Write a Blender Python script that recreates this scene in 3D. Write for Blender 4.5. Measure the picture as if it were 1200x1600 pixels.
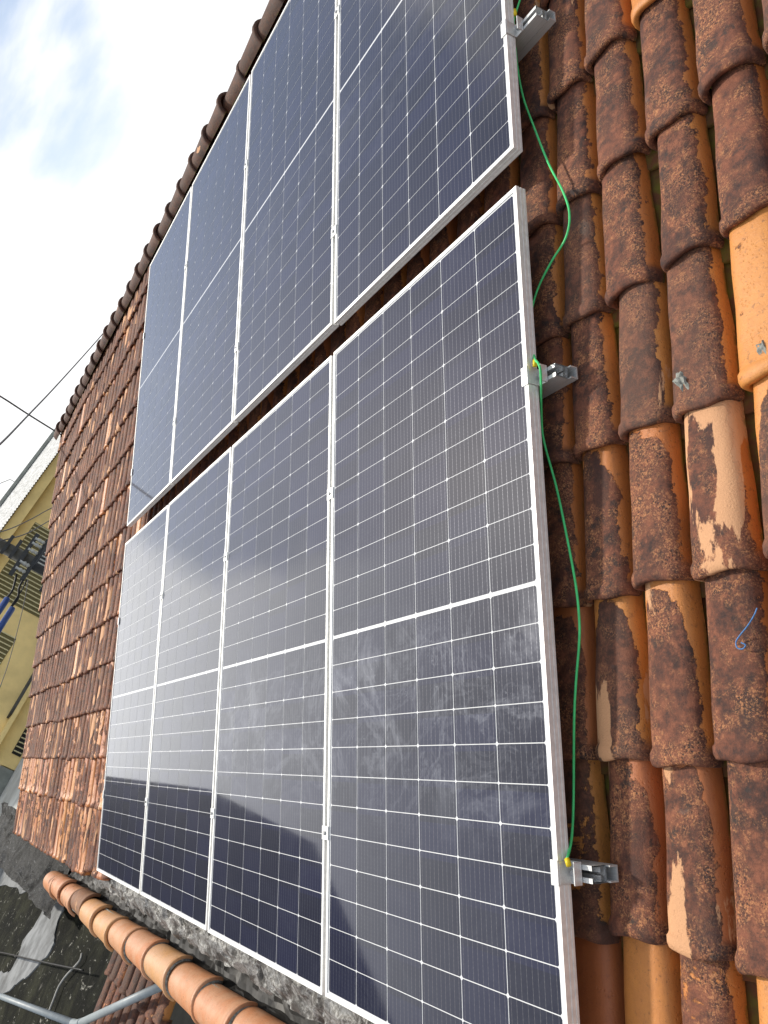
import bpy, bmesh, math, random
import numpy as np
from mathutils import Vector, Matrix, noise
R = math.radians
for o in list(bpy.data.objects): bpy.data.objects.remove(o)
SC = bpy.context.scene
COL = SC.collection

# ------------------------------------------------------------------ camera
CAM = Vector((1.35928, 0.10839, 1.36487))
ROT = Matrix(((0.50127114, 0.25034952, 0.82828278),
              (0.3605463, 0.8097449, -0.46294661),
              (-0.78659622, 0.53069607, 0.31563916)))
cd = bpy.data.cameras.new('camera'); cam = bpy.data.objects.new('camera', cd); COL.objects.link(cam)
cam.matrix_world = Matrix.Translation(CAM) @ ROT.to_4x4()
cd.sensor_fit = 'VERTICAL'; cd.sensor_height = 24; cd.lens = 1269.9 / 1600 * 24
cd.clip_start = 0.05; cd.clip_end = 2000
SC.camera = cam
SC.render.resolution_x, SC.render.resolution_y = 768, 1024

# ------------------------------------------------------------------ light
SUN_AZ, SUN_EL = 186, 51          # degrees, azimuth counter-clockwise from +X
SKY, CLOUD, SUN = 0.13, 1.12, 3.4
SC.view_settings.view_transform = 'Standard'; SC.view_settings.look = 'None'
SC.view_settings.exposure = 0.12; SC.view_settings.gamma = 1
sd = bpy.data.lights.new('sun', 'SUN'); sd.energy = SUN; sd.angle = R(2.5); sd.color = (1, .93, .82)
so = bpy.data.objects.new('sun', sd); COL.objects.link(so)
sdir = Vector((math.cos(R(SUN_EL)) * math.cos(R(SUN_AZ)), math.cos(R(SUN_EL)) * math.sin(R(SUN_AZ)), math.sin(R(SUN_EL))))
so.rotation_euler = (-sdir).to_track_quat('-Z', 'Y').to_euler()

class NT:
    """small helper around a node tree"""
    def __init__(s, tree): s.t = tree; s.n = tree.nodes; s.l = tree.links
    def put(s, v, sock):
        if v is None: return
        if hasattr(v, 'is_output'): s.l.new(v, sock)
        elif isinstance(v, (tuple, list)):
            v = tuple(v)
            if sock.type == 'RGBA' and len(v) == 3: v = v + (1,)
            sock.default_value = v
        else:
            sock.default_value = v
    def node(s, typ, ins={}, out=0, **props):
        n = s.n.new(typ)
        for k, v in props.items(): setattr(n, k, v)
        for k, v in ins.items(): s.put(v, n.inputs[k])
        return n.outputs[out]
    def m(s, op, a, b=None, c=None, clamp=False):
        n = s.n.new('ShaderNodeMath'); n.operation = op; n.use_clamp = clamp
        s.put(a, n.inputs[0]); s.put(b, n.inputs[1]); s.put(c, n.inputs[2])
        return n.outputs[0]
    def mix(s, f, a, b, mode='MIX'):
        n = s.n.new('ShaderNodeMix'); n.data_type = 'RGBA'; n.blend_type = mode
        s.put(f, n.inputs[0]); s.put(a, n.inputs[6]); s.put(b, n.inputs[7])
        return n.outputs[2]
    def step(s, v, lo, hi):
        n = s.n.new('ShaderNodeMapRange'); n.interpolation_type = 'SMOOTHSTEP'
        s.put(v, n.inputs[0]); s.put(lo, n.inputs[1]); s.put(hi, n.inputs[2])
        return n.outputs[0]
    def noise(s, vec, scale, detail=4, rough=.55, out=0, dist=0):
        return s.node('ShaderNodeTexNoise', {'Vector': vec, 'Scale': scale, 'Detail': detail, 'Roughness': rough, 'Distortion': dist}, out)
    def vor(s, vec, scale, out=0, **k):
        return s.node('ShaderNodeTexVoronoi', {'Vector': vec, 'Scale': scale}, out, **k)
    def vm(s, op, a, b=None):
        n = s.n.new('ShaderNodeVectorMath'); n.operation = op
        s.put(a, n.inputs[0]); s.put(b, n.inputs[1])
        return n.outputs[1] if op in ('DOT_PRODUCT', 'LENGTH') else n.outputs[0]
    def xyz(s, v):
        n = s.n.new('ShaderNodeSeparateXYZ'); s.put(v, n.inputs[0]); return n.outputs
    def comb(s, x, y, z):
        return s.node('ShaderNodeCombineXYZ', {0: x, 1: y, 2: z})
    def obj(s): return s.n.new('ShaderNodeTexCoord').outputs['Object']

W = bpy.data.worlds.new('World'); SC.world = W; W.use_nodes = True
w = NT(W.node_tree); w.n.clear()
sky = w.n.new('ShaderNodeTexSky'); sky.sky_type = 'NISHITA'; sky.sun_disc = False
sky.sun_elevation = R(SUN_EL); sky.sun_rotation = R(90 - SUN_AZ)
sky.air_density = 1; sky.dust_density = 1.5
gen = w.n.new('ShaderNodeTexCoord').outputs['Generated']
def azel(az, el): return (math.cos(R(el)) * math.cos(R(az)), math.cos(R(el)) * math.sin(R(az)), math.sin(R(el)))
g3 = w.xyz(gen)
cn = w.noise(w.vm('MULTIPLY', gen, (1, 1, 2.2)), 2.2, 6, .55, dist=.5)
hole = w.step(w.vm('DOT_PRODUCT', gen, azel(141, 15)), .985, .9995)       # blue gap in the cloud, up left
hole2 = w.step(w.vm('DOT_PRODUCT', gen, azel(157, 31)), .915, .970)     # the blue the upper panels mirror
wisp = w.noise(w.vm('ADD', w.vm('MULTIPLY', gen, (3, 3, 9)), (3, 1, 0)), 2.5, 5, .5)
lobe = w.m('MULTIPLY', w.step(w.vm('DOT_PRODUCT', gen, azel(168, 8)), -.15, .75), .42)   # the cloud bank lies on the sunny side
cf = w.m('ADD', w.m('ADD', cn, -.02), lobe)
cf = w.m('SUBTRACT', cf, w.m('MAXIMUM', w.m('MULTIPLY', hole, w.m('MULTIPLY_ADD', wisp, -.6, .72)), w.m('MULTIPLY', hole2, w.m('MULTIPLY_ADD', wisp, -.35, .85))))
cover = w.step(cf, .33, .66)
glow = w.m('MULTIPLY_ADD', w.step(w.vm('DOT_PRODUCT', gen, azel(190, 19)), .88, .995), .80, 1)   # bright veil of cloud below the sun
cshade = w.mix(w.step(w.noise(gen, 1.7, 5, .6), .35, .65), (CLOUD * .95, CLOUD * .96, CLOUD * .97), (CLOUD, CLOUD, CLOUD))
skyc = w.mix(1, sky.outputs[0], (SKY, SKY, SKY), 'MULTIPLY')
low = w.step(g3[2], .42, .12)
skyc = w.mix(w.m('MULTIPLY_ADD', low, .30, .06), skyc, (1.05, 1.08, 1.1))
cshade = w.vm('MULTIPLY', cshade, w.comb(glow, glow, glow))
bg = w.n.new('ShaderNodeBackground'); w.l.new(w.mix(cover, skyc, cshade), bg.inputs[0]); bg.inputs[1].default_value = 1
wo = w.n.new('ShaderNodeOutputWorld'); w.l.new(bg.outputs[0], wo.inputs[0])

# ------------------------------------------------------------------ helpers
TH = R(25); CT, ST = math.cos(TH), math.sin(TH)
def P(u, v, n): return Vector((u, v * CT - n * ST, v * ST + n * CT))     # roof coordinates: along the ridge, up the slope, off the plane
def mesh(name, verts, faces, mat, parent=None, smooth=False, uv=None, rnd=None):
    me = bpy.data.meshes.new(name); me.from_pydata([tuple(v) for v in verts], [], faces); me.update()
    o = bpy.data.objects.new(name, me); COL.objects.link(o)
    if mat is not None: me.materials.append(mat)
    if smooth: me.shade_smooth()
    if uv is not None:
        l = me.uv_layers.new(name='tile'); idx = np.zeros(len(me.loops), dtype=np.int32); me.loops.foreach_get('vertex_index', idx)
        l.data.foreach_set('uv', np.asarray(uv, dtype=np.float32)[idx].ravel())
    if rnd is not None:
        a = me.color_attributes.new('tile_rnd', 'FLOAT_COLOR', 'POINT'); a.data.foreach_set('color', np.asarray(rnd, dtype=np.float32).ravel())
    if parent: o.parent = parent
    return o
def tag(o, label=None, cat=None, group=None, kind=None):
    for k, v in (('label', label), ('category', cat), ('group', group), ('kind', kind)):
        if v: o[k] = v
    return o
def empty(name, loc=(0, 0, 0), rot=(0, 0, 0)):
    o = bpy.data.objects.new(name, None); COL.objects.link(o); o.location = loc; o.rotation_euler = rot; o.empty_display_size = .1
    return o
class MB:
    def __init__(s): s.v = []; s.f = []
    def add(s, vs, fs): k = len(s.v); s.v += [Vector(v) for v in vs]; s.f += [tuple(i + k for i in f) for f in fs]
    def box(s, a, b, fr=lambda x, y, z: Vector((x, y, z))):
        (x0, y0, z0), (x1, y1, z1) = a, b
        s.add([fr(x, y, z) for x in (x0, x1) for y in (y0, y1) for z in (z0, z1)],
              [(0, 1, 3, 2), (4, 6, 7, 5), (0, 4, 5, 1), (2, 3, 7, 6), (0, 2, 6, 4), (1, 5, 7, 3)])
    def prism(s, prof, x0, x1, fr):
        """closed profile [(y,z)] swept along x"""
        n = len(prof)
        s.add([fr(x0, *p) for p in prof] + [fr(x1, *p) for p in prof],
              [(i, (i + 1) % n, n + (i + 1) % n, n + i) for i in range(n)] + [tuple(range(n))[::-1], tuple(range(n, 2 * n))])
    def tube(s, pts, r, seg=8, cap=True):
        pts = [Vector(p) for p in pts]; n = len(pts); vs = []; prev = None
        for i, p in enumerate(pts):
            t = (pts[min(i + 1, n - 1)] - pts[max(i - 1, 0)]).normalized()
            if prev is None:
                a = t.orthogonal().normalized()
            else:
                a = (prev - t * prev.dot(t)).normalized()
            prev = a; b = t.cross(a); rr = r[i] if isinstance(r, (list, tuple)) else r
            vs += [p + (a * math.cos(2 * math.pi * k / seg) + b * math.sin(2 * math.pi * k / seg)) * rr for k in range(seg)]
        fs = [(i * seg + k, i * seg + (k + 1) % seg, (i + 1) * seg + (k + 1) % seg, (i + 1) * seg + k) for i in range(n - 1) for k in range(seg)]
        if cap: fs += [tuple(range(seg))[::-1], tuple(range((n - 1) * seg, n * seg))]
        s.add(vs, fs)
    def build(s, name, mat, parent=None, smooth=False, bevel=0):
        o = mesh(name, s.v, s.f, mat, parent, smooth)
        if bevel:
            b = o.modifiers.new('bevel', 'BEVEL'); b.width = bevel; b.segments = 2; b.limit_method = 'ANGLE'
        return o
def smooth_path(pts, n=6):
    out = []; q = [Vector(p) for p in pts]; q = [q[0]] + q + [q[-1]]
    for i in range(1, len(q) - 2):
        for k in range(n):
            t = k / n; a, b, c, d = q[i - 1], q[i], q[i + 1], q[i + 2]
            out.append(.5 * ((2 * b) + (c - a) * t + (2 * a - 5 * b + 4 * c - d) * t * t + (3 * b - a - 3 * c + d) * t ** 3))
    out.append(q[-2]); return out
FPX = 1269.9
def ray(x, y): return (ROT @ Vector(((x - 600) / FPX, -(y - 800) / FPX, -1)))
def at_n(x, y, n):                       # point on the sheet n above the panel plane
    d = ray(x, y); nn = P(0, 0, 1); t = (n - CAM.dot(nn)) / d.dot(nn); return CAM + d * t
def at_z(x, y, z): d = ray(x, y); return CAM + d * ((z - CAM.z) / d.z)
def at_d(x, y, D): return CAM + ray(x, y).normalized() * D

# ------------------------------------------------------------------ materials
def material(name):
    m = bpy.data.materials.new(name); m.use_nodes = True; t = NT(m.node_tree); b = m.node_tree.nodes['Principled BSDF']
    return m, t, b
def setb(t, b, **k):
    for key, v in k.items(): t.put(v, b.inputs[key.replace('_', ' ')])
def bump(t, b, h, strength=.4, dist=.01, inp='Normal'):
    n = t.n.new('ShaderNodeBump'); n.inputs['Strength'].default_value = strength; n.inputs['Distance'].default_value = dist
    t.put(h, n.inputs['Height']); t.l.new(n.outputs[0], b.inputs[inp])
def simple(name, col, rough=.6, metal=0, var=.12, scale=30, bmp=.1, col2=None, dirt=0):
    m, t, b = material(name); o = t.obj(); n = t.noise(o, scale, 5, .6)
    c2 = col2 or tuple(c * (1 - var * 2.2) for c in col)
    c = t.mix(t.step(n, .35, .68), col, c2)
    if dirt: c = t.mix(t.m('MULTIPLY', t.step(t.noise(o, scale * .23, 6, .65), .48, .66), dirt), c, (.05, .045, .035))
    setb(t, b, Base_Color=c, Roughness=t.m('MULTIPLY_ADD', n, .2, rough - .1), Metallic=metal)
    b.inputs['Specular IOR Level'].default_value = .3
    if bmp: bump(t, b, n, bmp, .004)
    return m

def tile_material(name, clean_a, clean_b, coping=False):
    m, t, b = material(name)
    o = t.obj()
    uvn = t.n.new('ShaderNodeUVMap'); uvn.uv_map = 'tile'; uv = t.xyz(uvn.outputs[0])
    at = t.n.new('ShaderNodeAttribute'); at.attribute_name = 'tile_rnd'
    rn = t.n.new('ShaderNodeSeparateColor'); t.l.new(at.outputs['Color'], rn.inputs[0])
    r1, r2, age = rn.outputs; patch = at.outputs['Alpha']
    across, along = uv[0], uv[1]
    # every tile reads its own part of the noise
    off = t.comb(t.m('MULTIPLY', r1, 37), t.m('MULTIPLY', r2, 53), t.m('MULTIPLY', r1, 71))
    q = t.vm('ADD', o, off)
    loc = t.vm('ADD', t.comb(t.m('MULTIPLY', across, .16), t.m('MULTIPLY', along, .36), 0), off)   # metres on the tile
    streak = t.vm('ADD', t.comb(t.m('MULTIPLY', across, .16), t.m('MULTIPLY', along, .085), 0), off)
    big = t.noise(loc, 9, 5, .6); mid = t.noise(q, 42, 8, .72); fine = t.noise(q, 240, 4, .75)
    fiber = t.noise(streak, 75, 5, .6)
    grain = t.noise(q, 520, 3, .7)
    # clean clay
    cl = t.mix(r2, clean_a, clean_b)
    cl = t.mix(t.m('MULTIPLY', t.step(mid, .35, .75), .35), cl, (.36, .13, .05))
    cl = t.mix(t.m('MULTIPLY', t.step(fine, .58, .7), .5), cl, (.16, .07, .03))
    cl = t.mix(t.m('MULTIPLY', t.step(t.noise(q, 60, 6, .75), .56, .66), .45), cl, (.12, .055, .03))
    cl = t.mix(t.m('MULTIPLY', t.step(t.m('SUBTRACT', r1, .72), 0, .02), .6), cl, (.34, .10, .045))
    # weathered skin
    wl = t.mix(t.step(t.m('ADD', t.m('MULTIPLY', mid, .65), t.m('MULTIPLY', big, .35)), .36, .62), (.032, .015, .012), (.20, .068, .036))
    wl = t.mix(t.m('MULTIPLY', t.step(t.m('ADD', mid, t.m('MULTIPLY_ADD', r2, .10, -.05)), .50, .66), .6), wl, (.26, .095, .05))
    spk = t.m('MULTIPLY', t.m('MAXIMUM', t.step(fine, .51, .62), t.step(t.noise(q, 115, 6, .78), .535, .60)), t.step(t.noise(q, 11, 5, .65), .42, .58))
    wl = t.mix(t.m('MULTIPLY', spk, .8), wl, (.52, .23, .095))
    wl = t.mix(t.m('MULTIPLY', t.step(grain, .55, .7), .55), wl, (.05, .023, .02))
    pits = t.m('MULTIPLY', t.step(t.vor(q, 130), .34, .18), t.step(t.noise(q, 11, 2), .50, .62))
    wl = t.mix(t.m('MULTIPLY', pits, .8), wl, (.02, .014, .014))
    run = t.noise(t.vm('ADD', t.comb(t.m('MULTIPLY', across, .16), t.m('MULTIPLY', along, .13), 0), off), 22, 7, .68)
    wl = t.mix(t.m('MULTIPLY', t.step(run, .50, .62), .62), wl, (.045, .020, .016))
    blk = t.step(t.noise(loc, 20, 7, .7), .58, .65)
    wl = t.mix(t.m('MULTIPLY', blk, .72), wl, (.028, .022, .020))
    gry = t.step(t.noise(loc, 13, 4, .6), .66, .74)
    wl = t.mix(t.m('MULTIPLY', gry, .5), wl, (.12, .10, .085))
    wl = t.mix(t.m('MULTIPLY', t.step(r2, .6, 1.0), .45), wl, (.11, .058, .040))
    wl = t.mix(t.m('MULTIPLY', t.step(age, 1.4, 1.5), .55), wl, (.030, .018, .014))
    # where the skin is
    edge = t.m('MULTIPLY_ADD', t.m('SUBTRACT', t.noise(loc, 26, 7, .7), .5), .5, t.m('MULTIPLY_ADD', t.m('SUBTRACT', big, .5), .35, .84))
    if coping:
        skin = t.m('MULTIPLY', t.step(t.m('ADD', t.noise(loc, 12, 6, .7), t.m('MULTIPLY', age, .5)), .78, .86), .8)
        cl = t.mix(t.m('MULTIPLY', t.step(t.noise(q, 7, 6, .65), .40, .62), .55), cl, (.60, .36, .22))
        cl = t.mix(t.m('MULTIPLY', t.step(t.m('ABSOLUTE', t.m('SUBTRACT', along, .93)), .04, .0), .5), cl, (.24, .10, .055))
        cl = t.mix(t.m('MULTIPLY', t.step(t.noise(q, 130, 3, .7), .62, .7), .6), cl, (.12, .07, .05))
    else:
        side = t.step(t.m('SUBTRACT', across, edge), 0, .012)                   # the sheltered side stays orange
        side = t.m('MULTIPLY', t.m('MULTIPLY', side, t.step(along, .05, .12)), t.step(age, 1.1, 1.05))
        ac = t.m('SUBTRACT', across, t.m('MULTIPLY_ADD', r2, .3, .30)); arch = t.m('MULTIPLY', t.m('MULTIPLY', ac, ac), t.m('MULTIPLY_ADD', r2, 3, .5))
        top = t.step(t.m('ADD', t.m('SUBTRACT', along, t.m('MULTIPLY_ADD', t.m('SUBTRACT', t.noise(loc, 16, 6, .65), .5), .5, .84)), arch), 0, .015)
        young = t.step(t.m('ADD', t.m('MULTIPLY', t.noise(loc, 15, 7, .68), 1.0), t.m('SUBTRACT', age, .5)), .46, .50)
        skin = t.m('MULTIPLY', young, t.m('SUBTRACT', 1, t.m('MAXIMUM', side, t.m('MULTIPLY', top, t.m('MULTIPLY', t.step(r1, .5, .52), t.step(age, 1.1, 1.05))))))
    bare = t.step(t.m('ADD', t.m('MULTIPLY_ADD', t.noise(streak, 90, 5, .7), .16, t.m('MULTIPLY', t.noise(streak, 19, 1, .4), .84)), t.m('MULTIPLY', patch, .30)), .74, .757)
    col = t.mix(skin, cl, wl)
    col = t.mix(t.m('MULTIPLY', bare, t.m('SUBTRACT', 1, t.m('MULTIPLY', t.step(fine, .6, .75), .5))), col, (.60, .32, .165))
    # moss in the channels and along the seams
    ms = t.m('MULTIPLY', t.step(t.noise(q, 24, 4, .6), .42, .6), t.step(t.m('ABSOLUTE', t.m('SUBTRACT', across, .5)), .47, .5))
    col = t.mix(t.m('MULTIPLY', ms, .8), col, (.11, .10, .018))
    setb(t, b, Base_Color=col, Roughness=t.m('MULTIPLY_ADD', skin, .30, t.m('MULTIPLY_ADD', mid, .25, .34)))
    b.inputs['Specular IOR Level'].default_value = .4
    h = t.m('ADD', t.m('MULTIPLY', fine, skin), t.m('MULTIPLY', grain, .25))
    h = t.m('ADD', h, t.m('MULTIPLY', skin, .45)); h = t.m('SUBTRACT', h, t.m('MULTIPLY', pits, .5))
    h = t.m('ADD', h, t.m('MULTIPLY', mid, .8))
    bump(t, b, h, .55, .0045)
    return m
M_TILE = tile_material('clay_tile', (.46, .145, .036), (.60, .25, .062))
M_COPE = tile_material('new_clay_tile', (.60, .245, .115), (.66, .36, .15), coping=True)
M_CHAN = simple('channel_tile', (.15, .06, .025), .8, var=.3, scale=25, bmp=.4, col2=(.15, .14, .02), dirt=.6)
M_DECK = simple('roof_timber', (.05, .03, .02), .9)
M_WALL = simple('plaster', (.45, .42, .36), .85, scale=4, dirt=.6)
M_DARKWALL = simple('stained_cement', (.10, .10, .09), .9, scale=7, dirt=.8, bmp=.3)

def metal_mat(name, col, rough=.35, streak=True):
    m, t, b = material(name); o = t.obj(); met = .85 if name == 'steel_bolt' else (.6 if name == 'aluminium_rail' else .35)
    n = t.noise(t.vm('MULTIPLY', o, (6, 200, 200)), 1.5, 4) if streak else t.noise(o, 60, 4)
    c = t.mix(t.step(n, .3, .7), col, tuple(x * .85 for x in col))
    setb(t, b, Base_Color=c, Metallic=met, Roughness=t.m('MULTIPLY_ADD', n, .15, rough))
    bump(t, b, n, .05, .001); return m
M_FRAME = metal_mat('anodised_frame', (.88, .88, .86), .42, False)
M_RAIL = metal_mat('aluminium_rail', (.72, .73, .72), .38)
M_BOLT = metal_mat('steel_bolt', (.5, .5, .5), .25, False)
M_GREEN = simple('green_insulation', (.09, .68, .22), .35, var=.08, bmp=0)
M_YEL = simple('yellow_sleeve', (.80, .60, .02), .4, var=.05, bmp=0)
M_BLUE = simple('blue_twine', (.08, .22, .48), .5, var=.2, scale=300)
M_BLACK = simple('black_cable', (.015, .015, .015), .5, bmp=0)
M_GWIRE = simple('grey_wire', (.10, .10, .11), .6, bmp=0)

def glassy(t, b, dust):
    setb(t, b, Coat_Weight=1.0, Coat_IOR=1.27)
    b.inputs['Specular IOR Level'].default_value = .08; rg = t.m('MULTIPLY_ADD', dust, .30, .035); t.put(rg, b.inputs['Coat Roughness'])
def panel_dust(t, o):
    # dried rain and wiping marks; each panel object gets its own through its random id
    oi = t.n.new('ShaderNodeObjectInfo').outputs['Random']
    oo = t.vm('ADD', o, t.comb(t.m('MULTIPLY', oi, 31), t.m('MULTIPLY', oi, 17), 0))
    at = t.n.new('ShaderNodeAttribute'); at.attribute_type = 'OBJECT'; at.attribute_name = 'dust'; amount = at.outputs['Fac']
    y = t.xyz(o)[1]
    zone = t.m('MULTIPLY', t.step(y, .42, .72), t.step(y, 1.12, .86))                # where a wet cloth dried on the glass
    sw = t.noise(oo, 2.3, 9, .66, dist=1.4)
    band = t.m('ADD', t.step(t.m('ABSOLUTE', t.m('SUBTRACT', sw, .5)), .035, .0), t.m('MULTIPLY', t.step(t.m('ABSOLUTE', t.m('SUBTRACT', t.noise(oo, 5.5, 7, .6, dist=1.8), .5)), .05, .0), .5))
    soft = t.m('MULTIPLY', t.step(t.noise(oo, 4, 6, .62, dist=.8), .50, .70), .6)
    spots = t.m('MULTIPLY', t.step(t.noise(oo, 90, 3, .7), .61, .70), t.step(t.noise(oo, 5, 3), .46, .6))
    film = t.m('MULTIPLY', t.noise(oo, 1.6, 4, .6), .028)
    mark = t.m('ADD', t.m('ADD', t.m('MULTIPLY', band, .35), soft), t.m('MULTIPLY', spots, .6))
    return t.m('ADD', t.m('MULTIPLY', t.m('MULTIPLY', mark, t.m('MULTIPLY_ADD', zone, .92, .08)), amount), film, clamp=True)
PW, PL = 1.048, 2.085
CW, CH, GX, GY, MIDG = .1661, .0831, .0028, .0021, .0105
X0 = (PW - 6 * CW - 5 * GX) / 2
HB = 12 * CH + 11 * GY
Y0 = (PL - 2 * HB - MIDG) / 2
m, t, b = material('solar_cell'); o = t.obj(); x3 = t.xyz(o)
nx = t.m('DIVIDE', t.m('SUBTRACT', x3[0], X0), CW + GX); fx = t.m('MULTIPLY', t.m('FRACT', nx), (CW + GX) / CW)
bf = t.m('ABSOLUTE', t.m('SUBTRACT', t.m('FRACT', t.m('MULTIPLY', fx, 9)), .5))
pad = t.step(t.m('ABSOLUTE', t.m('SUBTRACT', t.m('FRACT', t.m('MULTIPLY', x3[1], 95)), .5)), .22, .16)
bus = t.step(bf, t.m('MULTIPLY_ADD', pad, .016, .034), t.m('MULTIPLY_ADD', pad, .016, .018))
tone = t.noise(t.comb(t.m('FLOOR', nx), t.m('FLOOR', t.m('DIVIDE', x3[1], CH + GY)), 0), .93, 0)
cc = t.mix(t.step(tone, .3, .7), (.0045, .0062, .021), (.0068, .0092, .036))
fing = t.m('MULTIPLY', t.step(t.noise(t.vm('MULTIPLY', o, (1, 500, 1)), 1, 2), .4, .6), .04)
cc = t.mix(t.m('MULTIPLY', bus, .5), cc, (.17, .17, .18))
dust = panel_dust(t, o)
cc = t.mix(t.m('MULTIPLY', dust, .30), cc, (.42, .44, .50))
setb(t, b, Base_Color=cc, Roughness=.38, Metallic=t.m('MULTIPLY', bus, .4))
glassy(t, b, dust); M_CELL = m
m, t, b = material('white_backsheet'); o = t.obj(); dust = panel_dust(t, o)
setb(t, b, Base_Color=t.mix(t.m('MULTIPLY', dust, .3), (.70, .71, .72), (.5, .5, .5)), Roughness=.5); glassy(t, b, dust); M_SHEET = m

# ------------------------------------------------------------------ the setting
def plane(name, x0, x1, y0, y1, z, mat):
    return mesh(name, [(x0, y0, z), (x1, y0, z), (x1, y1, z), (x0, y1, z)], [(0, 1, 2, 3)], mat)
M_STREET = simple('street_ground', (.12, .115, .10), .9, scale=2, dirt=.5)
tag(plane('ground', -600, 400, -500, 500, -4.3, M_STREET), kind='structure')

# ------------------------------------------------------------------ tiled house
house = tag(empty('tiled_house', (0, 0, -4.3)), 'long house roof of weathered brown and orange clay tiles carrying the solar panels', 'house')
house_inv = Matrix.Translation((0, 0, 4.3))
def hmesh(name, vs, fs, mat, **k):
    o = mesh(name, [Vector(v) + Vector((0, 0, 4.3)) for v in vs], fs, mat, house, **k); return o
rng = np.random.default_rng(11)
PU, PV = .152, .343
NSEG = 14
def tile_grid(w0, w1, H0, H1, length, thick, bead, ext=0):
    """outer skin of a cover tile, from the lower end (s=0) to the upper one, closed at the lower end"""
    st = [(.035, -thick, 0), (.0, -thick, 0), (.0, -.002, 0), (.003, .0015, .3), (.012, bead, .55), (.024, bead, .8), (.030, bead * .35, .9), (.034, 0, 1),
          (.09, 0, 2), (.17, 0, 3), (.25, 0, 4), (.33, 0, 5), (length, 0, 6)]
    V, UV = [], []
    for s, dh, _ in st:
        f = s / length; wd = w0 + (w1 - w0) * f; H = H0 + (H1 - H0) * f
        for k in range(NSEG + 1):
            a = math.pi * (1 - k / NSEG); ca, sa = math.cos(a), math.sin(a)
            x = math.copysign(abs(ca) ** .66, ca); h = sa ** .56 if sa > 0 else 0
            V.append((x * (wd / 2 + dh * .9), s, h * (H + dh) - .0)); UV.append((k / NSEG, f))
    F = []; n = NSEG + 1
    for i in range(len(st) - 1):
        for k in range(NSEG): F.append((i * n + k, i * n + k + 1, (i + 1) * n + k + 1, (i + 1) * n + k))
    return np.array(V), np.array(UV), F
def lay_tiles(cols, rows, v0, frame, special={}, eave=None, seed=1):
    rg = np.random.default_rng(seed)
    TV, TUV, TF = tile_grid(.138, .113, .059, .052, .40, .012, .0045)
    VV, UU, RR, FF = [], [], [], []; k0 = 0
    drift = {c: rg.normal(0, .002) for c in cols}
    for c in cols:
        for r in rows:
            V = TV.copy()
            far = c < -28
            dv = rg.normal(0, .006); du = rg.normal(0, .0025) + drift[c]; yaw = rg.normal(0, .012); sc = 1 + rg.normal(0, .03)
            V[:, 0] *= sc
            if r == rows[0] and eave: 
                e = eave(c); V[:, 1] = np.where(V[:, 1] < .035, V[:, 1] - e, V[:, 1])
            # surface unevenness
            ph = rg.uniform(0, 6, 4)
            V[:, 2] += .0016 * np.sin(V[:, 0] * 60 + ph[0]) * np.sin(V[:, 1] * 22 + ph[1])
            V[:, 0] += .0016 * np.sin(V[:, 1] * 30 + ph[2]); 
            V[:13 * 15, 1] += 0
            low = V[:, 1] < .03
            V[low, 1] += .0035 * np.sin(V[low, 0] * 55 + ph[3])
            x = V[:, 0] + V[:, 1] * yaw; s = V[:, 1]
            u = (c + .5) * PU + x + du
            v = v0 + r * PV + s + dv
            n = -.162 + V[:, 2] - s * .042 + rg.normal(0, .0018) + .006 * math.sin(c * .35 + r * .5)
            W3 = np.stack([u, v * CT - n * ST, v * ST + n * CT + 4.3], 1) if frame == 'house' else frame(u, v, n)
            a = dict(age=rg.normal(.80, .10), patch=rg.choice([0, 0, .1, .3]), r1=rg.random(), r2=rg.random())
            if far:
                a['patch'] = rg.uniform(0, .66); a['age'] = 1.15 if rg.random() < .6 else rg.normal(.85, .1)
                if rg.random() < .03: dv -= .03; yaw += rg.normal(0, .04)
            if r <= 0: a['age'] = rg.normal(.53, .08) if far or c > -8 else .6
            elif r == 1 and far: a['age'] = rg.normal(.50, .12)
            elif r == 2 and far: a['age'] = rg.normal(.66, .1)
            if rg.random() < .03: a['age'] = .3
            a.update(special.get((c, r), {}))
            VV.append(W3); UU.append(TUV); RR.append(np.tile([a['r1'], a['r2'], a['age'], a['patch']], (len(V), 1)))
            FF += [tuple(i + k0 for i in f) for f in TF]; k0 += len(V)
    return np.concatenate(VV), np.concatenate(UU), np.concatenate(RR), FF
V0 = .318 - PV            # row 0 ends at the eave
COLS = list(range(-61, 15)); ROWS = list(range(0, 14))
special = {(3, 4): dict(age=.36, r1=.3, r2=.95, patch=.1), (3, 5): dict(age=.85, patch=0, r1=.4), (0, 6): dict(age=.9, patch=0), (2, 4): dict(age=.85, patch=0), (2, 3): dict(age=.80, patch=.98, r1=.2, r2=.2), (1, 3): dict(age=.68, patch=.2, r1=.62, r2=.1),
           (0, 0): dict(age=-.2, r1=.2, r2=.7, patch=0), (-1, 0): dict(age=-.2, r1=.9, r2=.2, patch=0), (1, 0): dict(age=.55, r1=.3), (2, 0): dict(age=.35, r2=.9),
           (-2, 0): dict(age=.2, r1=.8), (3, 3): dict(age=.8, r2=.95, patch=0), (0, 1): dict(age=.66, patch=.1, r1=.8, r2=.3), (1, 1): dict(age=.68, patch=.4, r1=.75, r2=.5), (0, 2): dict(age=.70, patch=.3, r1=.6), (1, 2): dict(age=.72, patch=.2, r1=.7),
           (2, 1): dict(age=.74, patch=.2), (2, 2): dict(age=.78, patch=.1), (0, 3): dict(age=.75), (1, 4): dict(age=.80, patch=.42), (0, 5): dict(age=.95, patch=.0), (0, 4): dict(age=.8, patch=.1)}
V, U_, RN, F = lay_tiles(COLS, ROWS, V0, 'house', special, eave=lambda c: .12 if c < -34 else (.07 if c < -29 else .02))
rt = mesh('roof_tiles', V, F, M_TILE, house, smooth=True, uv=U_, rnd=RN)
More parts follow.
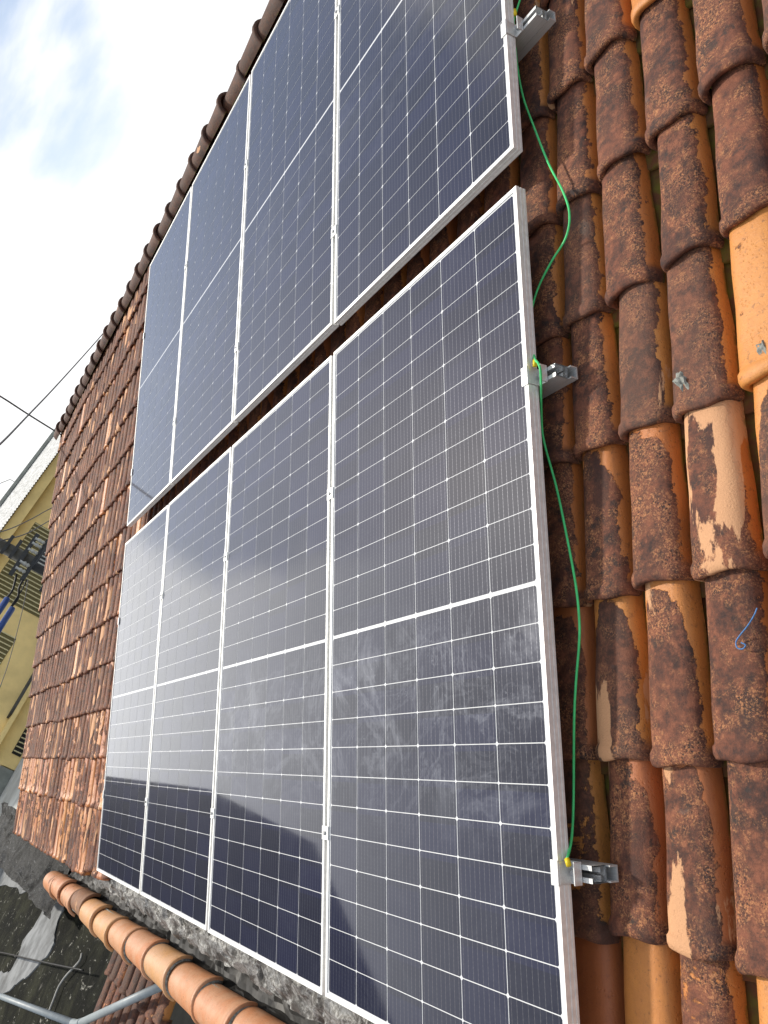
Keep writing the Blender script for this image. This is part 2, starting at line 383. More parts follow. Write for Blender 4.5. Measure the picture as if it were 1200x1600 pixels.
# channel tiles between the covers
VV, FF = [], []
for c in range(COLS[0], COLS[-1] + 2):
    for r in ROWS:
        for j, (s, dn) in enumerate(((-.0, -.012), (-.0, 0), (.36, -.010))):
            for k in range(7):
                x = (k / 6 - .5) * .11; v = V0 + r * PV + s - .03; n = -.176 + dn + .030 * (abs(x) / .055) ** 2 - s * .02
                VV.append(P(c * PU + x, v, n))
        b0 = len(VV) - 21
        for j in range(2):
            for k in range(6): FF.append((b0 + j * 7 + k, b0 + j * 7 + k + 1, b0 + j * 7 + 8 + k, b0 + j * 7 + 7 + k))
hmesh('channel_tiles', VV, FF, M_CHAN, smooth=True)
# deck, far slope, walls
UL, UR, VT = -9.33, 2.2, 4.72
mb = MB(); mb.box((UL + .05, -.02, -.26), (UR - .05, VT, -.20), lambda a, b_, c: P(a, b_, c) + Vector((0, 0, 4.3))); mb.build('roof_deck', M_DECK, house)
top = P(0, VT, -.13)
VV, FF = [], []
nb = 76 * 6
for i in range(nb + 1):
    u = UL + (UR - UL) * i / nb; h = abs(math.sin(i * math.pi / 6)) * .05
    VV += [Vector((u, top.y + .02, top.z - .06 + h)), Vector((u, top.y + 4.4, top.z - .06 + h - 2.05))]
FF = [(2 * i, 2 * i + 2, 2 * i + 3, 2 * i + 1) for i in range(nb)]
hmesh('back_slope', VV, FF, M_CHAN, smooth=True)
mb = MB(); g = lambda x, y, z: Vector((x, y, z + 4.3))
mb.add([g(UL + .15, .12, -4.3), g(UL + .15, 8.1, -4.3), g(UL + .15, 8.1, .0), g(UL + .15, top.y, top.z - .16), g(UL + .15, .12, -.16),
        g(UR - .15, .12, -4.3), g(UR - .15, 8.1, -4.3), g(UR - .15, 8.1, .0), g(UR - .15, top.y, top.z - .16), g(UR - .15, .12, -.16)],
       [(0, 1, 2, 3, 4), (5, 9, 8, 7, 6), (0, 4, 9, 5), (1, 6, 7, 2)])
mb.build('wall', M_WALL, house)
# ridge caps
def barrel(mbv, x0, x1, cy, cz, r0, r1, bead, uv, rn, F, seg=12, thick=.012, rv=(0, 0, 0, 0), flip=False, half=math.pi):
    """half-round tile lying along X; bead at x1"""
    L = x1 - x0; st = [(0, r0), (L * .3, r0 + (r1 - r0) * .3), (L * .6, r0 + (r1 - r0) * .6), (L - .034, r1), (L - .030, r1 + bead * .3), (L - .026, r1 + bead), (L - .008, r1 + bead), (L, r1 + bead * .6), (L, r1 - thick), (L - .05, r1 - thick)]
    b0 = len(mbv)
    for s, r in st:
        for k in range(seg + 1):
            a = (math.pi - half) / 2 + half * k / seg
            mbv.append(Vector((x0 + s, cy - math.cos(a) * r, cz + math.sin(a) * r))); uv.append((k / seg, s / L)); rn.append(rv)
    n = seg + 1
    for i in range(len(st) - 1):
        for k in range(seg): F.append((b0 + i * n + k, b0 + (i + 1) * n + k, b0 + (i + 1) * n + k + 1, b0 + i * n + k + 1))
vs, uv, rn, F = [], [], [], []
x = UL - .02; ax = P(0, 4.70, -.130)
while x < UR:
    L = .335
    barrel(vs, x, x + L, ax.y + rng.normal(0, .006), ax.z + 4.3 + rng.normal(0, .005), .074, .088, .011, uv, rn, F, rv=(rng.random(), rng.uniform(.8, 1), 1.6, 0))
    x += L - .025
mesh('ridge_cap', vs, F, M_TILE, house, smooth=True, uv=uv, rnd=rn)

# ------------------------------------------------------------------ solar panels
def make_panel():
    root = empty('solar_panel')
    prof = [(.0, 0), (.0115, 0), (.0115, -.0028), (.0014, -.0028), (.0014, -.029), (.024, -.029), (.024, -.031), (0, -.031),
            (0, -.0255), (.0024, -.0250), (.0024, -.0225), (0, -.0220), (0, -.0145), (.0024, -.0140), (.0024, -.0112), (0, -.0105)]
    n = len(prof); vs, fs = [], []
    for (cx, cy, sx, sy) in ((0, 0, 1, 1), (PW, 0, -1, 1), (PW, PL, -1, -1), (0, PL, 1, -1)):
        vs += [(cx + sx * d, cy + sy * d, z) for d, z in prof]
    for c in range(4):
        for i in range(n): fs.append((c * n + i, ((c + 1) % 4) * n + i, ((c + 1) % 4) * n + (i + 1) % n, c * n + (i + 1) % n))
    fr = mesh('frame', vs, fs, M_FRAME, root)
    mb = MB(); mb.box((.002, .002, -.0075), (PW - .002, PL - .002, -.0034)); mb.build('backsheet', M_SHEET, root)
    vs, fs = [], []
    for i in range(6):
        for h in range(2):
            for j in range(12):
                x = X0 + i * (CW + GX); y = Y0 + h * (HB + MIDG) + j * (CH + GY)
                # half cells keep the wafer's cut corners on their outer long side
                lo, hi = (.0044, .0030) if j % 2 == 0 else (.0030, .0044)
                k = len(vs)
                vs += [(x + lo, y, -.0029), (x + CW - lo, y, -.0029), (x + CW, y + lo, -.0029), (x + CW, y + CH - hi, -.0029),
                       (x + CW - hi, y + CH, -.0029), (x + hi, y + CH, -.0029), (x, y + CH - hi, -.0029), (x, y + lo, -.0029)]
                fs.append(tuple(range(k, k + 8)))
    mesh('solar_cells', vs, fs, M_CELL, root)
    return root
PITCHU = PW + .020
ROWGAP = .1247
proto = make_panel()
plabels = {(0, 0): 'nearest solar panel of the lower row, with smeared dust and the green wire beside it',
           (0, 1): 'second solar panel of the lower row, beside the nearest smeared one',
           (0, 2): 'third solar panel of the lower row, mirroring pale cloud above and a dark tree below',
           (0, 3): 'farthest solar panel of the lower row, pale grey with reflected sky, by bare tiles',
           (1, 0): 'nearest solar panel of the upper row, cut off by the top edge of the photo',
           (1, 1): 'second solar panel of the upper row, beside the one cut off by the photo top',
           (1, 2): 'third solar panel of the upper row, just before the farthest bluish one',
           (1, 3): 'farthest solar panel of the upper row, bluish, beside the bare left tiles'}
JV = {(1, 0): -.006, (1, 1): .002, (0, 1): -.002}
for row in range(2):
    for k in range(4):
        if (row, k) == (0, 0): o = proto
        else:
            o = proto.copy(); COL.objects.link(o)
            for ch in list(proto.children):
                c2 = ch.copy(); COL.objects.link(c2); c2.parent = o
        o.location = P(-k * PITCHU - PW, row * (PL + ROWGAP) + JV.get((row, k), 0), 0); o.rotation_euler = (TH, 0, 0)
        for ch in o.children: ch['dust'] = {(0, 0): 1.0, (0, 1): .8}.get((row, k), .25)
        tag(o, plabels[row, k], 'solar panel', 'solar panels mounted on the tiled roof')

# rails with clamps
def PR(u, v, n): return P(u, v, n)
RU0, RU1 = -4.40, .055
vrail = [.445, 1.545, 2.605, 3.685]
rl = ['lowest aluminium mounting rail, crossing near the bottom of the lower panels', 'aluminium mounting rail across the upper half of the lower panels',
      'aluminium mounting rail with boxy white end under the lower half of the upper panels', 'topmost aluminium mounting rail under the upper half of the upper panels']
for i, v in enumerate(vrail):
    r = empty('mounting_rail', P(RU0, v, -.075), (TH, 0, 0))
    tag(r, rl[i], 'mounting rail', 'aluminium rails under the solar panels')
    L = (RU1 + (.002 if i != 2 else .028)) - RU0
    # hat-shaped extrusion: open slot on top, solid web below (local x along, y across, z up)
    w2, h = .0165, .0385
    prof = [(-w2, 0), (w2, 0), (w2, h), (.007, h), (.007, h - .004), (w2 - .003, h - .004), (w2 - .003, .016), (.003, .016), (.003, .013), (w2 - .003, .013), (w2 - .003, .003),
            (-w2 + .003, .003), (-w2 + .003, .013), (-.003, .013), (-.003, .016), (-w2 + .003, .016), (-w2 + .003, h - .004), (-.007, h - .004), (-.007, h), (-w2, h)]
    mb = MB(); nfr = lambda x, y, z: Vector((x, y, z))
    n = len(prof)
    mb.add([(0, y, z) for y, z in prof] + [(L, y, z) for y, z in prof], [(a, (a + 1) % n, n + (a + 1) % n, n + a) for a in range(n)])
    o = mb.build('rail_profile', M_RAIL, r)
    # lower bearer bracket sticking out under the rail
    mb = MB(); xe = L - .002
    mb.box((xe - .19, -.013, -.022), (xe + .012, .013, -.019)); mb.box((xe - .19, -.016, -.022), (xe + .012, -.013, -.001)); mb.box((xe - .19, .013, -.022), (xe + .012, .016, -.001))
    mb.build('bearer', M_RAIL, r)
    # hooks holding the bearer down to the tiles
    for hx in (.35, 1.45, 2.55, 3.65):
        mb = MB(); mb.box((hx, -.015, -.10), (hx + .03, .015, -.0005)); mb.build('roof_hook', M_RAIL, r)
    # end clamps (right and left edge of the field)
    for side, xc in ((1, -RU0), (-1, -RU0 - 4 * PITCHU + .02)):
        mb = MB(); z0 = .0755
        mb.box((xc - side * .019, -.024, z0), (xc + side * .003, .024, z0 + .0035))
        mb.box((xc + side * .001, -.022, .0405), (xc + side * .004, .022, z0))
        mb.box((xc + side * .004, -.022, .0395), (xc + side * .030, .022, .0435))
        mb.box((xc + side * .027, -.022, .0435), (xc + side * .030, .022, .060))
        cl = mb.build('end_clamp', M_RAIL, r, bevel=.0008)
        mb = MB(); mb.tube([(xc + side * .016, 0, .0440), (xc + side * .016, 0, .0520)], .0075, 6); mb.tube([(xc + side * .016, 0, .052), (xc + side * .016, 0, .0535)], .004, 10)
        mb.build('bolt', M_BOLT, cl)
    for k in range(1, 4):
        xc = -RU0 - k * PITCHU + .010
        mb = MB(); mb.box((xc - .021, -.020, .0755), (xc + .021, .020, .0783)); mb.box((xc - .008, -.020, .045), (xc + .008, .020, .0755))
        cl = mb.build('middle_clamp', M_RAIL, r, bevel=.0006)
        mb = MB(); mb.tube([(xc, 0, .0783), (xc, 0, .0835)], .0065, 6); mb.build('bolt', M_BOLT, cl)

# ------------------------------------------------------------------ green earth wire
gw = tag(empty('earth_wire', P(.03, 1.5, 0)), 'thin green earth wire with yellow terminals running beside the panels', 'wire')
def rel(o, pts): return [Vector(p) - o.location for p in pts]
pts = [(814, -60, -.03), (814, -10, -.04), (808, 14, -.045), (803, 32, -.035), (804, 46, -.04), (808, 100, -.07), (817, 150, -.085), (833, 195, -.088), (857, 255, -.085), (880, 300, -.08), (890, 335, -.078), (884, 372, -.08),
       (861, 410, -.085), (839, 455, -.085), (827, 505, -.07), (831, 540, -.05), (836, 561, -.015), (841, 568, -.006), (845, 585, -.010), (846, 650, -.06), (850, 690, -.075), (869, 760, -.085), (884, 830, -.085), (899, 910, -.08), (905, 965, -.078),
       (905, 1005, -.08), (900, 1065, -.085), (897, 1130, -.085), (896, 1250, -.08), (893, 1310, -.05), (886, 1342, -.013)]
P3 = [at_n(*p) for p in pts]
mb = MB(); mb.tube(rel(gw, smooth_path(P3, 6)), .0030, 8); mb.build('insulated_wire', M_GREEN, gw, smooth=True)
for a, b_, zn in (((805, 24), (804, 16), -.035), ((804, 40), (805, 50), -.036), ((836, 572), (836, 563), -.012), ((889, 1353), (886, 1342), -.010)):
    p, q = at_n(*a, zn), at_n(*b_, zn - .003)
    mb = MB(); mb.tube(rel(gw, [p, q]), .0056, 8); mb.build('ring_terminal', M_YEL, gw, smooth=True)

# ------------------------------------------------------------------ blue twine and mortar crumbs
q = [at_n(*p) for p in ((1183, 950, -.092), (1178, 962, -.093), (1168, 978, -.098), (1156, 993, -.100), (1150, 1003, -.101), (1152, 1012, -.100), (1160, 1014, -.1), (1165, 1008, -.099), (1158, 1004, -.098))]
tw = empty('plastic_twine', q[4]); tag(tw, 'curled scrap of blue plastic twine lying on a brown tile', 'twine')
mb = MB(); mb.tube(rel(tw, smooth_path(q, 5)), .0014, 6); mb.build('strand', M_BLUE, tw, smooth=True)
M_MORT = simple('old_mortar', (.30, .31, .28), .95, scale=80, var=.25, bmp=.6)
for name, (x, y, n, s), lab in (('mortar_crumb', (1069, 598, -.112, .021), 'grey crumb of old mortar wedged beside the tile with a bare peach patch'),
                                ('mortar_crumb', (1196, 545, -.115, .018), 'grey crumb of old mortar at the right edge of the photo')):
    bm = bmesh.new(); bmesh.ops.create_icosphere(bm, subdivisions=3, radius=1)
    for v in bm.verts:
        d = 1 + .9 * noise.noise(v.co * 1.7 + Vector((x, y, 0))) + .3 * noise.noise(v.co * 5)
        v.co = Vector((v.co.x * s * .6, v.co.y * s * 1.1, v.co.z * s * .5)) * d
    me = bpy.data.meshes.new(name); bm.to_mesh(me); bm.free(); me.materials.append(M_MORT)
    o = bpy.data.objects.new(name, me); COL.objects.link(o); o.location = at_n(x, y, n); o.rotation_euler = (TH, .2, .5); tag(o, lab, 'mortar')

# ------------------------------------------------------------------ parapet with its coping of new tiles
par = tag(empty('parapet_wall', (-2, -.255, -.9)), 'low stained parapet wall capped with a row of new orange half-round tiles', 'wall')
mb = MB(); pv = lambda a, b_, c: Vector((a, b_, c)) - par.location
mb.box((-6.72, -.315, -1.6), (2.2, -.195, -.285), pv); mb.build('wall', M_DARKWALL, par)
mb = MB(); mb.box((-6.70, -.322, -.285), (2.2, -.188, -.275), pv); mb.build('mortar_bed', M_MORT, par)
xs = -6.83; k = 0; r_ = np.random.default_rng(5)
seq = [.15, .05, .12, .95, .85, .9, .35, .1, .95, .2, .1]
while xs < 2.1:
    L = .455; vs, uv, rn, F = [], [], [], []
    age = .95 if k == 3 else (.45 if k < 3 else .18)
    cy, cz = -.255 + r_.normal(0, .007), -.318 + r_.normal(0, .005)
    barrel(vs, xs - par.location.x, xs + L - par.location.x, cy - par.location.y, cz - par.location.z, .084, .095, .007, uv, rn, F, seg=16, thick=.014,
           rv=(r_.uniform(0, .7), seq[k % 11], age, 0), half=math.pi)
    mesh('coping_tile', vs, F, M_COPE, par, smooth=True, uv=uv, rnd=rn)
    if k >= 6:                                                     # mortar squeezed out beneath each bead
        mb = MB(); mb.tube([Vector((xs + L + .002, cy - math.cos(a) * .084, cz + math.sin(a) * .084)) - par.location for a in [math.pi * i / 12 for i in range(13)]], .0065, 6); mb.build('mortar_joint', M_MORT, par, smooth=True)
    xs += .428; k += 1

# crumpled sheets
def crumple(name, x0, x1, rowsYZ, nx, mat, amp, seed, scale=9, sub=10):
    vs, fs = [], []; ny = (len(rowsYZ) - 1) * sub
    for i in range(nx + 1):
        x = x0 + (x1 - x0) * i / nx
        for j in range(ny + 1):
            f = j / sub; a = min(int(f), len(rowsYZ) - 2); f -= a
            y = rowsYZ[a][0] * (1 - f) + rowsYZ[a + 1][0] * f; z = rowsYZ[a][1] * (1 - f) + rowsYZ[a + 1][1] * f
            q = Vector((x * scale, y * scale * 1.6, seed))
            w_ = Vector((noise.noise(q * .9), noise.noise(q * .9 + Vector((7, 3, 1))), 0)) * 1.3; q2 = q + w_
            d = (1 - 2.4 * abs(noise.noise(q2))) * .75 + (1 - 2 * abs(noise.noise(q2 * 2.1 + Vector((5, 1, 2))))) * .30 + noise.noise(q * 5) * .08 - .5
            e = noise.noise(q * .8 + Vector((9, 9, 9)))
            edge = min(1, j / 3, (ny - j) / 3) if False else 1
            vs.append(Vector((x + e * amp * .6, y + noise.noise(q * 1.4) * amp * .9, z + d * amp * edge)))
    for i in range(nx):
        for j in range(ny): k = i * (ny + 1) + j; fs.append((k, k + ny + 1, k + ny + 2, k + 1))
    return mesh(name, vs, fs, mat)
m, t, b = material('aluminium_flashing'); o = t.obj(); n1 = t.noise(o, 14, 6, .7); n2 = t.noise(o, 45, 5, .7, dist=1.5)
c = t.mix(t.step(n2, .38, .62), (.36, .36, .35), (.14, .135, .125)); c = t.mix(t.step(n1, .47, .60), c, (.045, .04, .035))
setb(t, b, Base_Color=c, Metallic=t.m('MULTIPLY', t.step(n1, .66, .5), .35), Roughness=t.m('MULTIPLY_ADD', n2, .3, .38)); bump(t, b, n2, .6, .01); M_FLASH = m
m, t, b = material('asphalt_membrane'); o = t.obj(); n1 = t.noise(t.vm('MULTIPLY', o, (.7, 2.2, 1)), 8, 7, .7, dist=2.5); n2 = t.noise(o, 30, 5, .7)
c = t.mix(t.step(n1, .57, .68), (.016, .016, .016), (.22, .225, .22)); c = t.mix(t.m('MULTIPLY', t.step(n2, .45, .6), .5), c, (.06, .06, .055))
setb(t, b, Base_Color=c, Roughness=t.m('MULTIPLY_ADD', n2, .4, .35)); b.inputs['Specular IOR Level'].default_value = .15; bump(t, b, t.m('ADD', n1, n2), .9, .02); M_MEMB = m
M_GUT = simple('gutter_sheet', (.030, .028, .025), .55, scale=12, var=.3, bmp=.5, col2=(.012, .012, .012))
tag(crumple('flashing', -5.2, 1.9, [(.012, -.170), (-.045, -.200), (-.10, -.262)], 620, M_FLASH, .026, 3, 6, 16), 'crumpled silvery flashing strip packed along the roof edge under the panels', 'flashing')
tag(crumple('gutter', -6.9, 2.1, [(.10, -.30), (-.03, -.39), (-.15, -.36), (-.19, -.31)], 260, M_GUT, .014, 7, 7, 6), 'black sealed gutter running between the roof edge and the orange coping', 'gutter')
tag(crumple('roofing_membrane', -12.6, -6.55, [(.16, -.26), (.02, -.33), (-.25, -.36), (-.50, -.37)], 260, M_MEMB, .035, 12, 2.2, 14), 'crinkled dark roofing membrane with pale streaks beyond the coping end', 'roofing membrane')

# ------------------------------------------------------------------ cement slab, mortar patch
ZS = -.62
m, t, b = material('mossy_cement'); o = t.obj(); n1 = t.noise(o, 1.6, 8, .66, dist=.6); n2 = t.noise(o, 22, 6, .7); n3 = t.noise(t.vm('MULTIPLY', o, (1, 1.3, 1)), 3.1, 7, .7, dist=1)
c = t.mix(t.step(n1, .42, .62), (.006, .0065, .005), (.034, .035, .022)); c = t.mix(t.m('MULTIPLY', t.step(n3, .61, .70), .7), c, (.17, .165, .145))
c = t.mix(t.m('MULTIPLY', t.step(n2, .40, .62), .55), c, (.012, .013, .010)); c = t.mix(t.step(t.noise(o, 26, 2), .74, .76), c, (.3, .3, .28))
c = t.mix(t.step(t.noise(t.vm('MULTIPLY', o, (1.0, 2.2, 1)), 5.5, 8, .72, dist=1.5), .60, .67), c, (.30, .295, .26)); setb(t, b, Base_Color=c, Roughness=.85); b.inputs['Specular IOR Level'].default_value = .08; bump(t, b, t.m('ADD', n2, n3), .8, .02); M_SLAB = m
vs, fs = [], []; nx, ny = 90, 40
for i in range(nx + 1):
    for j in range(ny + 1):
        x = -13.2 + (8.5) * i / nx; y = -2.6 + 2.3 * j / ny
        vs.append((x, y, ZS + .006 * noise.noise(Vector((x * 1.2, y * 1.2, 0)))))
for i in range(nx):
    for j in range(ny): k = i * (ny + 1) + j; fs.append((k, k + ny + 1, k + ny + 2, k + 1))
slab = tag(mesh('cement_slab', vs, fs, M_SLAB, smooth=True), kind='structure')
mb = MB(); mb.box((-13.2, -2.6, ZS - .22), (-4.7, -.3, ZS - .03)); o = mb.build('slab_edge', M_DARKWALL); o.parent = slab
M_PATCH = simple('grey_mortar', (.27, .28, .285), .85, scale=6, var=.2, bmp=.5, dirt=.5)
outl = [(-60, 1335), (10, 1346), (60, 1364), (82, 1392), (100, 1412), (92, 1432), (84, 1462), (74, 1492), (58, 1512), (34, 1530), (12, 1548), (-30, 1572), (-40, 1540), (8, 1520), (26, 1496), (36, 1468), (52, 1448), (68, 1416), (48, 1402), (20, 1388), (-60, 1360)]
pp = smooth_path([at_z(x, y, ZS + .012) for x, y in outl], 14)
vs = []; n = len(pp)
for p in pp:
    j = Vector((noise.noise(p * 4), noise.noise(p * 4 + Vector((3, 3, 3))), 0)) * .05 + Vector((noise.noise(p * 19), noise.noise(p * 19 + Vector((3, 3, 3))), 0)) * .018
    vs.append(p + j)
vs = vs + [v - Vector((0, 0, .02)) for v in vs]
o = mesh('mortar_patch', vs, [tuple(range(n))] + [(i, (i + 1) % n, n + (i + 1) % n, n + i) for i in range(n)], M_PATCH)
tag(o, 'pale grey mortar smeared over the dark mossy slab below the coping end', 'mortar patch')

# old low tile roof, with missing pieces
def fr2(u, v, n): return np.stack([-4.35 + u * 1.0, -1.58 + v * .97 - n * .2, -.60 + v * .16 + n * 1.0], 1)
V, U_, RN, F = lay_tiles(list(range(-4, 5)), [0, 1, 2, 3], 0, fr2, {}, seed=9)
RN[:, 2] = np.where(RN[:, 0] > .35, 1.47, .62); RN[:, 3] = 0
old = tag(mesh('old_tile_roof', V, F, M_TILE, smooth=True, uv=U_, rnd=RN), 'dark broken old clay tile roof below the coping beside the grey pipe', 'roof')

# grey pipe with elbow
M_PVC = simple('grey_pvc', (.30, .34, .36), .45, scale=12, var=.06, bmp=.05)
pa, pb, pc = at_z(258, 1538, -.43), at_z(120, 1601, -.50), at_z(-70, 1530, -.545)
pipe = tag(empty('drain_pipe', pb), 'grey plastic drain pipe with an elbow coming out below the orange coping', 'pipe')
mb = MB(); mb.tube(rel(pipe, [pa, pb + (pa - pb).normalized() * .05]), .024, 16); mb.build('pipe_run', M_PVC, pipe, smooth=True)
mb = MB(); mb.tube(rel(pipe, [pb + (pc - pb).normalized() * .05, pc]), .024, 16); mb.build('pipe_run', M_PVC, pipe, smooth=True)
mb = MB(); mb.tube(rel(pipe, smooth_path([pb + (pa - pb).normalized() * .09, pb + (pa - pb).normalized() * .03, pb + (pc - pb).normalized() * .03, pb + (pc - pb).normalized() * .09], 5)), .028, 16); mb.build('elbow', M_PVC, pipe, smooth=True)

def cable(name, pts, r, mat, label, cat='cable', group=None, n=6):
    o = empty(name, pts[0]); tag(o, label, cat, group); mb = MB(); mb.tube(rel(o, smooth_path(pts, n)), r, 6); mb.build('strand', mat, o, smooth=True); return o
M_WWIRE = simple('pale_wire', (.35, .35, .33), .6, bmp=0)
cable('loose_wire', [at_z(x, y, ZS + .035) for x, y in ((72, 1592), (84, 1562), (92, 1542), (104, 1524), (124, 1502), (128, 1490))], .009, M_WWIRE, 'pale loose wire lying on the dark mossy slab', 'wire')
cable('black_cable', [at_z(x, y, ZS + .10) for x, y in ((-60, 1478), (0, 1488), (40, 1497), (80, 1506), (130, 1516))], .007, M_BLACK, 'thin black cable stretched across the grey mortar on the slab', 'cable')

# ------------------------------------------------------------------ yellow building over the street
KD = 1.7
F0 = CAM + (Vector((-18.27, 3.8982, .79267)) - CAM) * KD
dv_ = Vector((-.31938, .94763, 0)); nv_ = Vector((.94763, .31938, 0))
yb = empty('yellow_building', (F0.x, F0.y, -4.3)); yb.rotation_euler = (0, 0, math.atan2(dv_.y, dv_.x))
tag(yb, 'yellow painted building with slatted openings and a white sheet roof across the street', 'building')
def zz(z): return 1.365 + (z - 1.365) * KD + 4.3
def fb(mbx, s0, s1, z0, z1, d0, d1):       # d towards the camera; local axes: x along the facade, y = into the building
    mbx.box((s0 * KD, -d1, zz(z0)), (s1 * KD, -d0, zz(z1)))
M_Y = simple('yellow_paint', (.97, .74, .32), .75, scale=1.3, var=.07, bmp=.05, dirt=.12)
M_YD = simple('shaded_yellow', (.45, .33, .12), .8, scale=2, var=.08, bmp=.05)  # darkened copy of the facade yellow for shadowed wall, not assigned
M_SLAT = simple('pale_slat', (.82, .74, .44), .7, bmp=0)
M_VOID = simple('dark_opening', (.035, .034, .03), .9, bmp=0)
M_SHAD = simple('shaded_backing', (.20, .17, .075), .9, bmp=0)  # dark yellow that paints in the shade behind the slats
M_SHEETROOF = simple('fibre_cement', (.72, .72, .70), .8, scale=5, var=.12, col2=(.45, .45, .43))
M_GWALL = simple('grey_wall', (.30, .32, .29), .9, scale=3, var=.12)
mb = MB(); fb(mb, -3.28, 9, -2.0, 1.9, -8, -.0); mb.build('wall', M_Y, yb)
mb = MB(); fb(mb, -3.6, 9.2, 1.9, 2.14, -.3, .55); mb.build('fascia', M_Y, yb)
mb = MB(); fb(mb, -3.28, 9, -.19, -.10, 0.01, .45); mb.build('ledge', M_Y, yb)
mb = MB(); fb(mb, -2.4, 9, -.095, -.05, .02, .44); mb.build('ledge_stain', M_DARKWALL, yb)
mb = MB(); fb(mb, -9, -3.30, -2, -.42, -6, -.02); mb.build('side_wall', M_GWALL, yb)
def slats(s0, s1, z0, z1, back, step=.108, wd=.02):
    mbx = MB(); fb(mbx, s0, s1, z0, z1, .004, .02); backing = mbx.build('window_opening', back, yb)
    mbx = MB(); s = s0 + step * .5
    while s < s1: fb(mbx, s, s + wd, z0 + .01, z1 - .01, .03, .07); s += step
    mbx.build('slats', M_SLAT, yb)
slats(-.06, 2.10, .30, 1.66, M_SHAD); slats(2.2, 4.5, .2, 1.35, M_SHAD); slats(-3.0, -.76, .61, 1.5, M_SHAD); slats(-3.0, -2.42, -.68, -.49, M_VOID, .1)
# corrugated sheet roof
vs, fs = [], []; nn_ = 900; s0, s1 = -4.2 * KD, 9.3 * KD
for i in range(nn_ + 1):
    x = s0 + (s1 - s0) * i / nn_; h = .018 * math.sin(i * math.pi / 3)
    vs += [(x, -.8, zz(2.16) + h), (x, 3.2, zz(2.16) + h + .78), (x, 7.5, zz(2.16) + h - .1)]
for i in range(nn_):
    fs += [(3 * i, 3 * i + 3, 3 * i + 4, 3 * i + 1), (3 * i + 1, 3 * i + 4, 3 * i + 5, 3 * i + 2)]
mesh('sheet_roof', vs, fs, M_SHEETROOF, yb)
mb = MB(); mb.box((s0, 3.0, zz(2.16) + .78), (s1, 3.4, zz(2.16) + .92)); mb.build('roof_cap', M_GWALL, yb)
# pale terrace in front of it
M_TERR = simple('pale_terrace', (.55, .57, .55), .85, scale=1.2, var=.12, dirt=.35)
zt = 1.365 + (-.71 - 1.365) * KD
fw = lambda s, d, z: F0 + dv_ * s + nv_ * d + Vector((0, 0, z - F0.z))
mb = MB(); mb.add([fw(-16, .05, zt), fw(-2, .05, zt), fw(-2, 15, zt), fw(-16, 15, zt), fw(-16, .05, -4.3), fw(-2, .05, -4.3), fw(-2, 15, -4.3), fw(-16, 15, -4.3)],
                  [(0, 1, 2, 3), (0, 4, 5, 1), (1, 5, 6, 2), (2, 6, 7, 3), (3, 7, 4, 0)])
tag(mb.build('terrace', M_TERR), 'pale painted flat terrace at the foot of the yellow building', 'terrace')

# ------------------------------------------------------------------ utility pole with its gear
DP = 17
p0 = at_d(12, 858, DP); up = Vector((0, 0, 1))
pole = empty('utility_pole', (p0.x, p0.y, -4.3)); tag(pole, 'dark utility pole with cross arms, insulators and a junction box before the yellow building', 'utility pole')
pz = lambda p: Vector(p) - pole.location
mb = MB(); mb.tube([(0, 0, 0), (0, 0, p0.z + 4.3 + 1.2)], [.16, .11], 12); mb.build('pole', M_DARKWALL, pole, smooth=True)
arm = dv_
M_INS = simple('pale_insulator', (.50, .52, .50), .4, bmp=0)
M_GEAR = simple('dark_gear', (.05, .055, .06), .6)
for a, b_ in (((62, 868), (14, 930)),):
    pass
def beam(mbx, c, half, w_, h_, ax=dv_):
    sd_ = ax.cross(up)
    mbx.add([c + ax * (sx * half) + sd_ * (sy * w_) + up * (sz * h_) for sx in (-1, 1) for sy in (-1, 1) for sz in (-1, 1)],
            [(0, 1, 3, 2), (4, 6, 7, 5), (0, 4, 5, 1), (2, 3, 7, 6), (0, 2, 6, 4), (1, 5, 7, 3)])
base = Vector((0, 0, p0.z + 4.3))
for dz in (-.30, -.52, -.92):
    mb = MB(); beam(mb, base + up * dz + nv_ * .13, .52, .035, .04); mb.build('cross_arm', M_GEAR, pole)
for dz in (.05, -.12):
    mb = MB(); beam(mb, base + up * dz + nv_ * .13, .22, .03, .03); mb.build('cross_arm', M_GEAR, pole)
for sx in (-.36, -.20, .12, .28, .40):
    mb = MB(); c = base + dv_ * sx + nv_ * .17
    mb.tube([c + up * -.50, c + up * -.46, c + up * -.43, c + up * -.40, c + up * -.36, c + up * -.30], [.02, .04, .02, .045, .02, .03], 8); mb.build('insulator', M_INS, pole, smooth=True)
mb = MB(); beam(mb, base + up * -.70 + nv_ * .2 + dv_ * .05, .24, .12, .15); mb.build('junction_box', M_GEAR, pole, bevel=.01)
for k in range(5):
    mb = MB(); c = base + up * -.70 + nv_ * .33 + dv_ * (-.14 + k * .085); beam(mb, c, .012, .008, .12); mb.build('fuse_rod', M_INS, pole)
lines = [[(26, 897), (22, 915), (18, 925), (10, 935)], [(37, 905), (30, 918), (28, 935), (18, 948)], [(42, 906), (34, 922), (22, 940), (10, 958)]]
labs = ['short black cable looping from the pole gear to the upper blue sleeve', 'short black cable looping from the pole gear to the lower blue sleeve', 'thin black cable hanging under the pole gear']
for L_, lb in zip(lines, labs): cable('overhead_cable', [at_d(x, y, DP - .4) for x, y in L_], .02 if lb[0] == 's' else .012, M_BLACK, lb, group='cables at the utility pole')
M_SLEEVE = simple('blue_sleeve', (.03, .08, .30), .4, bmp=0)
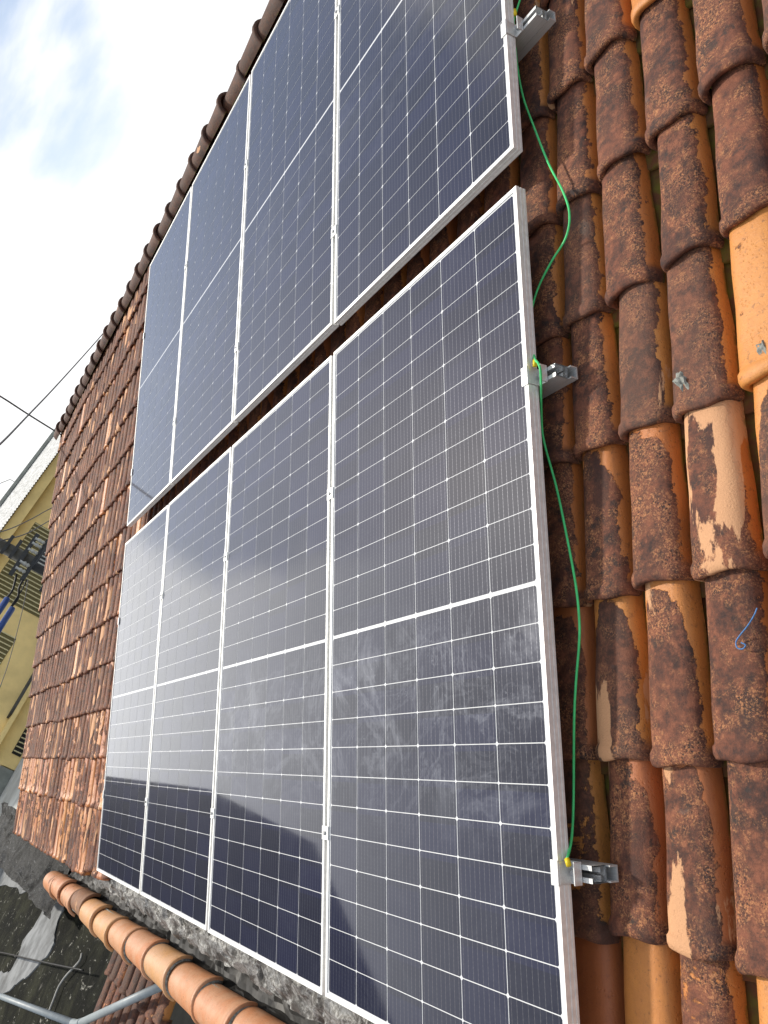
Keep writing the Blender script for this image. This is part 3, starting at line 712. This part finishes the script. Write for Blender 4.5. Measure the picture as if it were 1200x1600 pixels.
for (a, b_), lb in ((((11, 936), (-25, 990)), 'upper blue plastic sleeve on the cable by the pole'), (((19, 951), (-15, 1004)), 'lower blue plastic sleeve on the cable by the pole')):
    pA, pB = at_d(*a, DP - .5), at_d(*b_, DP - 1.2); o = empty('cable_sleeve', pA); tag(o, lb, 'cable sleeve', 'blue cable sleeves')
    mb = MB(); mb.tube(rel(o, [pA, pB]), .055, 12); mb.build('sleeve', M_SLEEVE, o, smooth=True)
cable('street_wire', [at_d(x, y, D) for x, y, D in ((44, 905, 16), (38, 940, 15.5), (26, 990, 15), (12, 1040, 14.6), (-6, 1090, 14), (-40, 1180, 13.5))], .006, M_GWIRE, 'thin dark wire sagging down across the yellow facade', 'wire')
cable('street_wire', [at_d(x, y, D) for x, y, D in ((-30, 835, 16), (8, 829, 18), (45, 813, 20), (80, 794, 22), (130, 770, 25))], .011, M_GWIRE, 'upper thin wire crossing the fascia of the yellow building', 'wire')
cable('street_wire', [at_d(x, y, D) for x, y, D in ((-30, 850, 16), (14, 842, 17), (45, 832, 19), (80, 812, 22), (130, 785, 25))], .012, M_GWIRE, 'lower thin wire crossing beneath the fascia of the yellow building', 'wire')
cable('overhead_wire', [at_d(x, y, D) for x, y, D in ((-60, 745, 9), (0, 694, 11), (40, 653, 14), (95, 595, 18), (162, 520, 24), (230, 440, 32))], .014, M_GWIRE, 'grey overhead wire rising steeply against the white sky behind the roof', 'wire')
cable('overhead_wire', [at_d(x, y, D) for x, y, D in ((-60, 585, 14), (0, 619, 14.6), (45, 648, 15.2), (95, 679, 16), (150, 712, 17))], .014, M_GWIRE, 'grey overhead wire slanting down to the far corner of the tiled roof', 'wire')
cable('roof_aerial', [at_d(x, y, 42) for x, y in ((-12, 762), (16, 749), (27, 760), (34, 768))], .02, M_WWIRE, 'faint bent aerial wire above the white sheet roof', 'aerial', n=2)

# ------------------------------------------------------------------ grey neighbour and street trees (mirrored in the lower panels)
ng = empty('dark_house', (-14, -4.6, -4.3)); tag(ng, 'dark house by the street, mirrored in the low part of the panels', 'house')
mb = MB(); mb.prism([(3.9, 0), (3.9, 6.2), (3.0, 7.7), (1.2, 9.2), (-9, 9.6), (-9, 0)], -9, 0, nfr); mb.build('wall', M_DARKWALL, ng)
mb = MB(); mb.prism([(4.15, 6.0), (4.15, 6.15), (3.05, 7.85), (1.2, 9.36), (-9.3, 9.78), (-9.3, 9.62), (1.2, 9.22), (3.0, 7.73)], -9.3, .25, nfr); mb.build('roof', M_GUT, ng)
SC.cycles.use_denoising = True
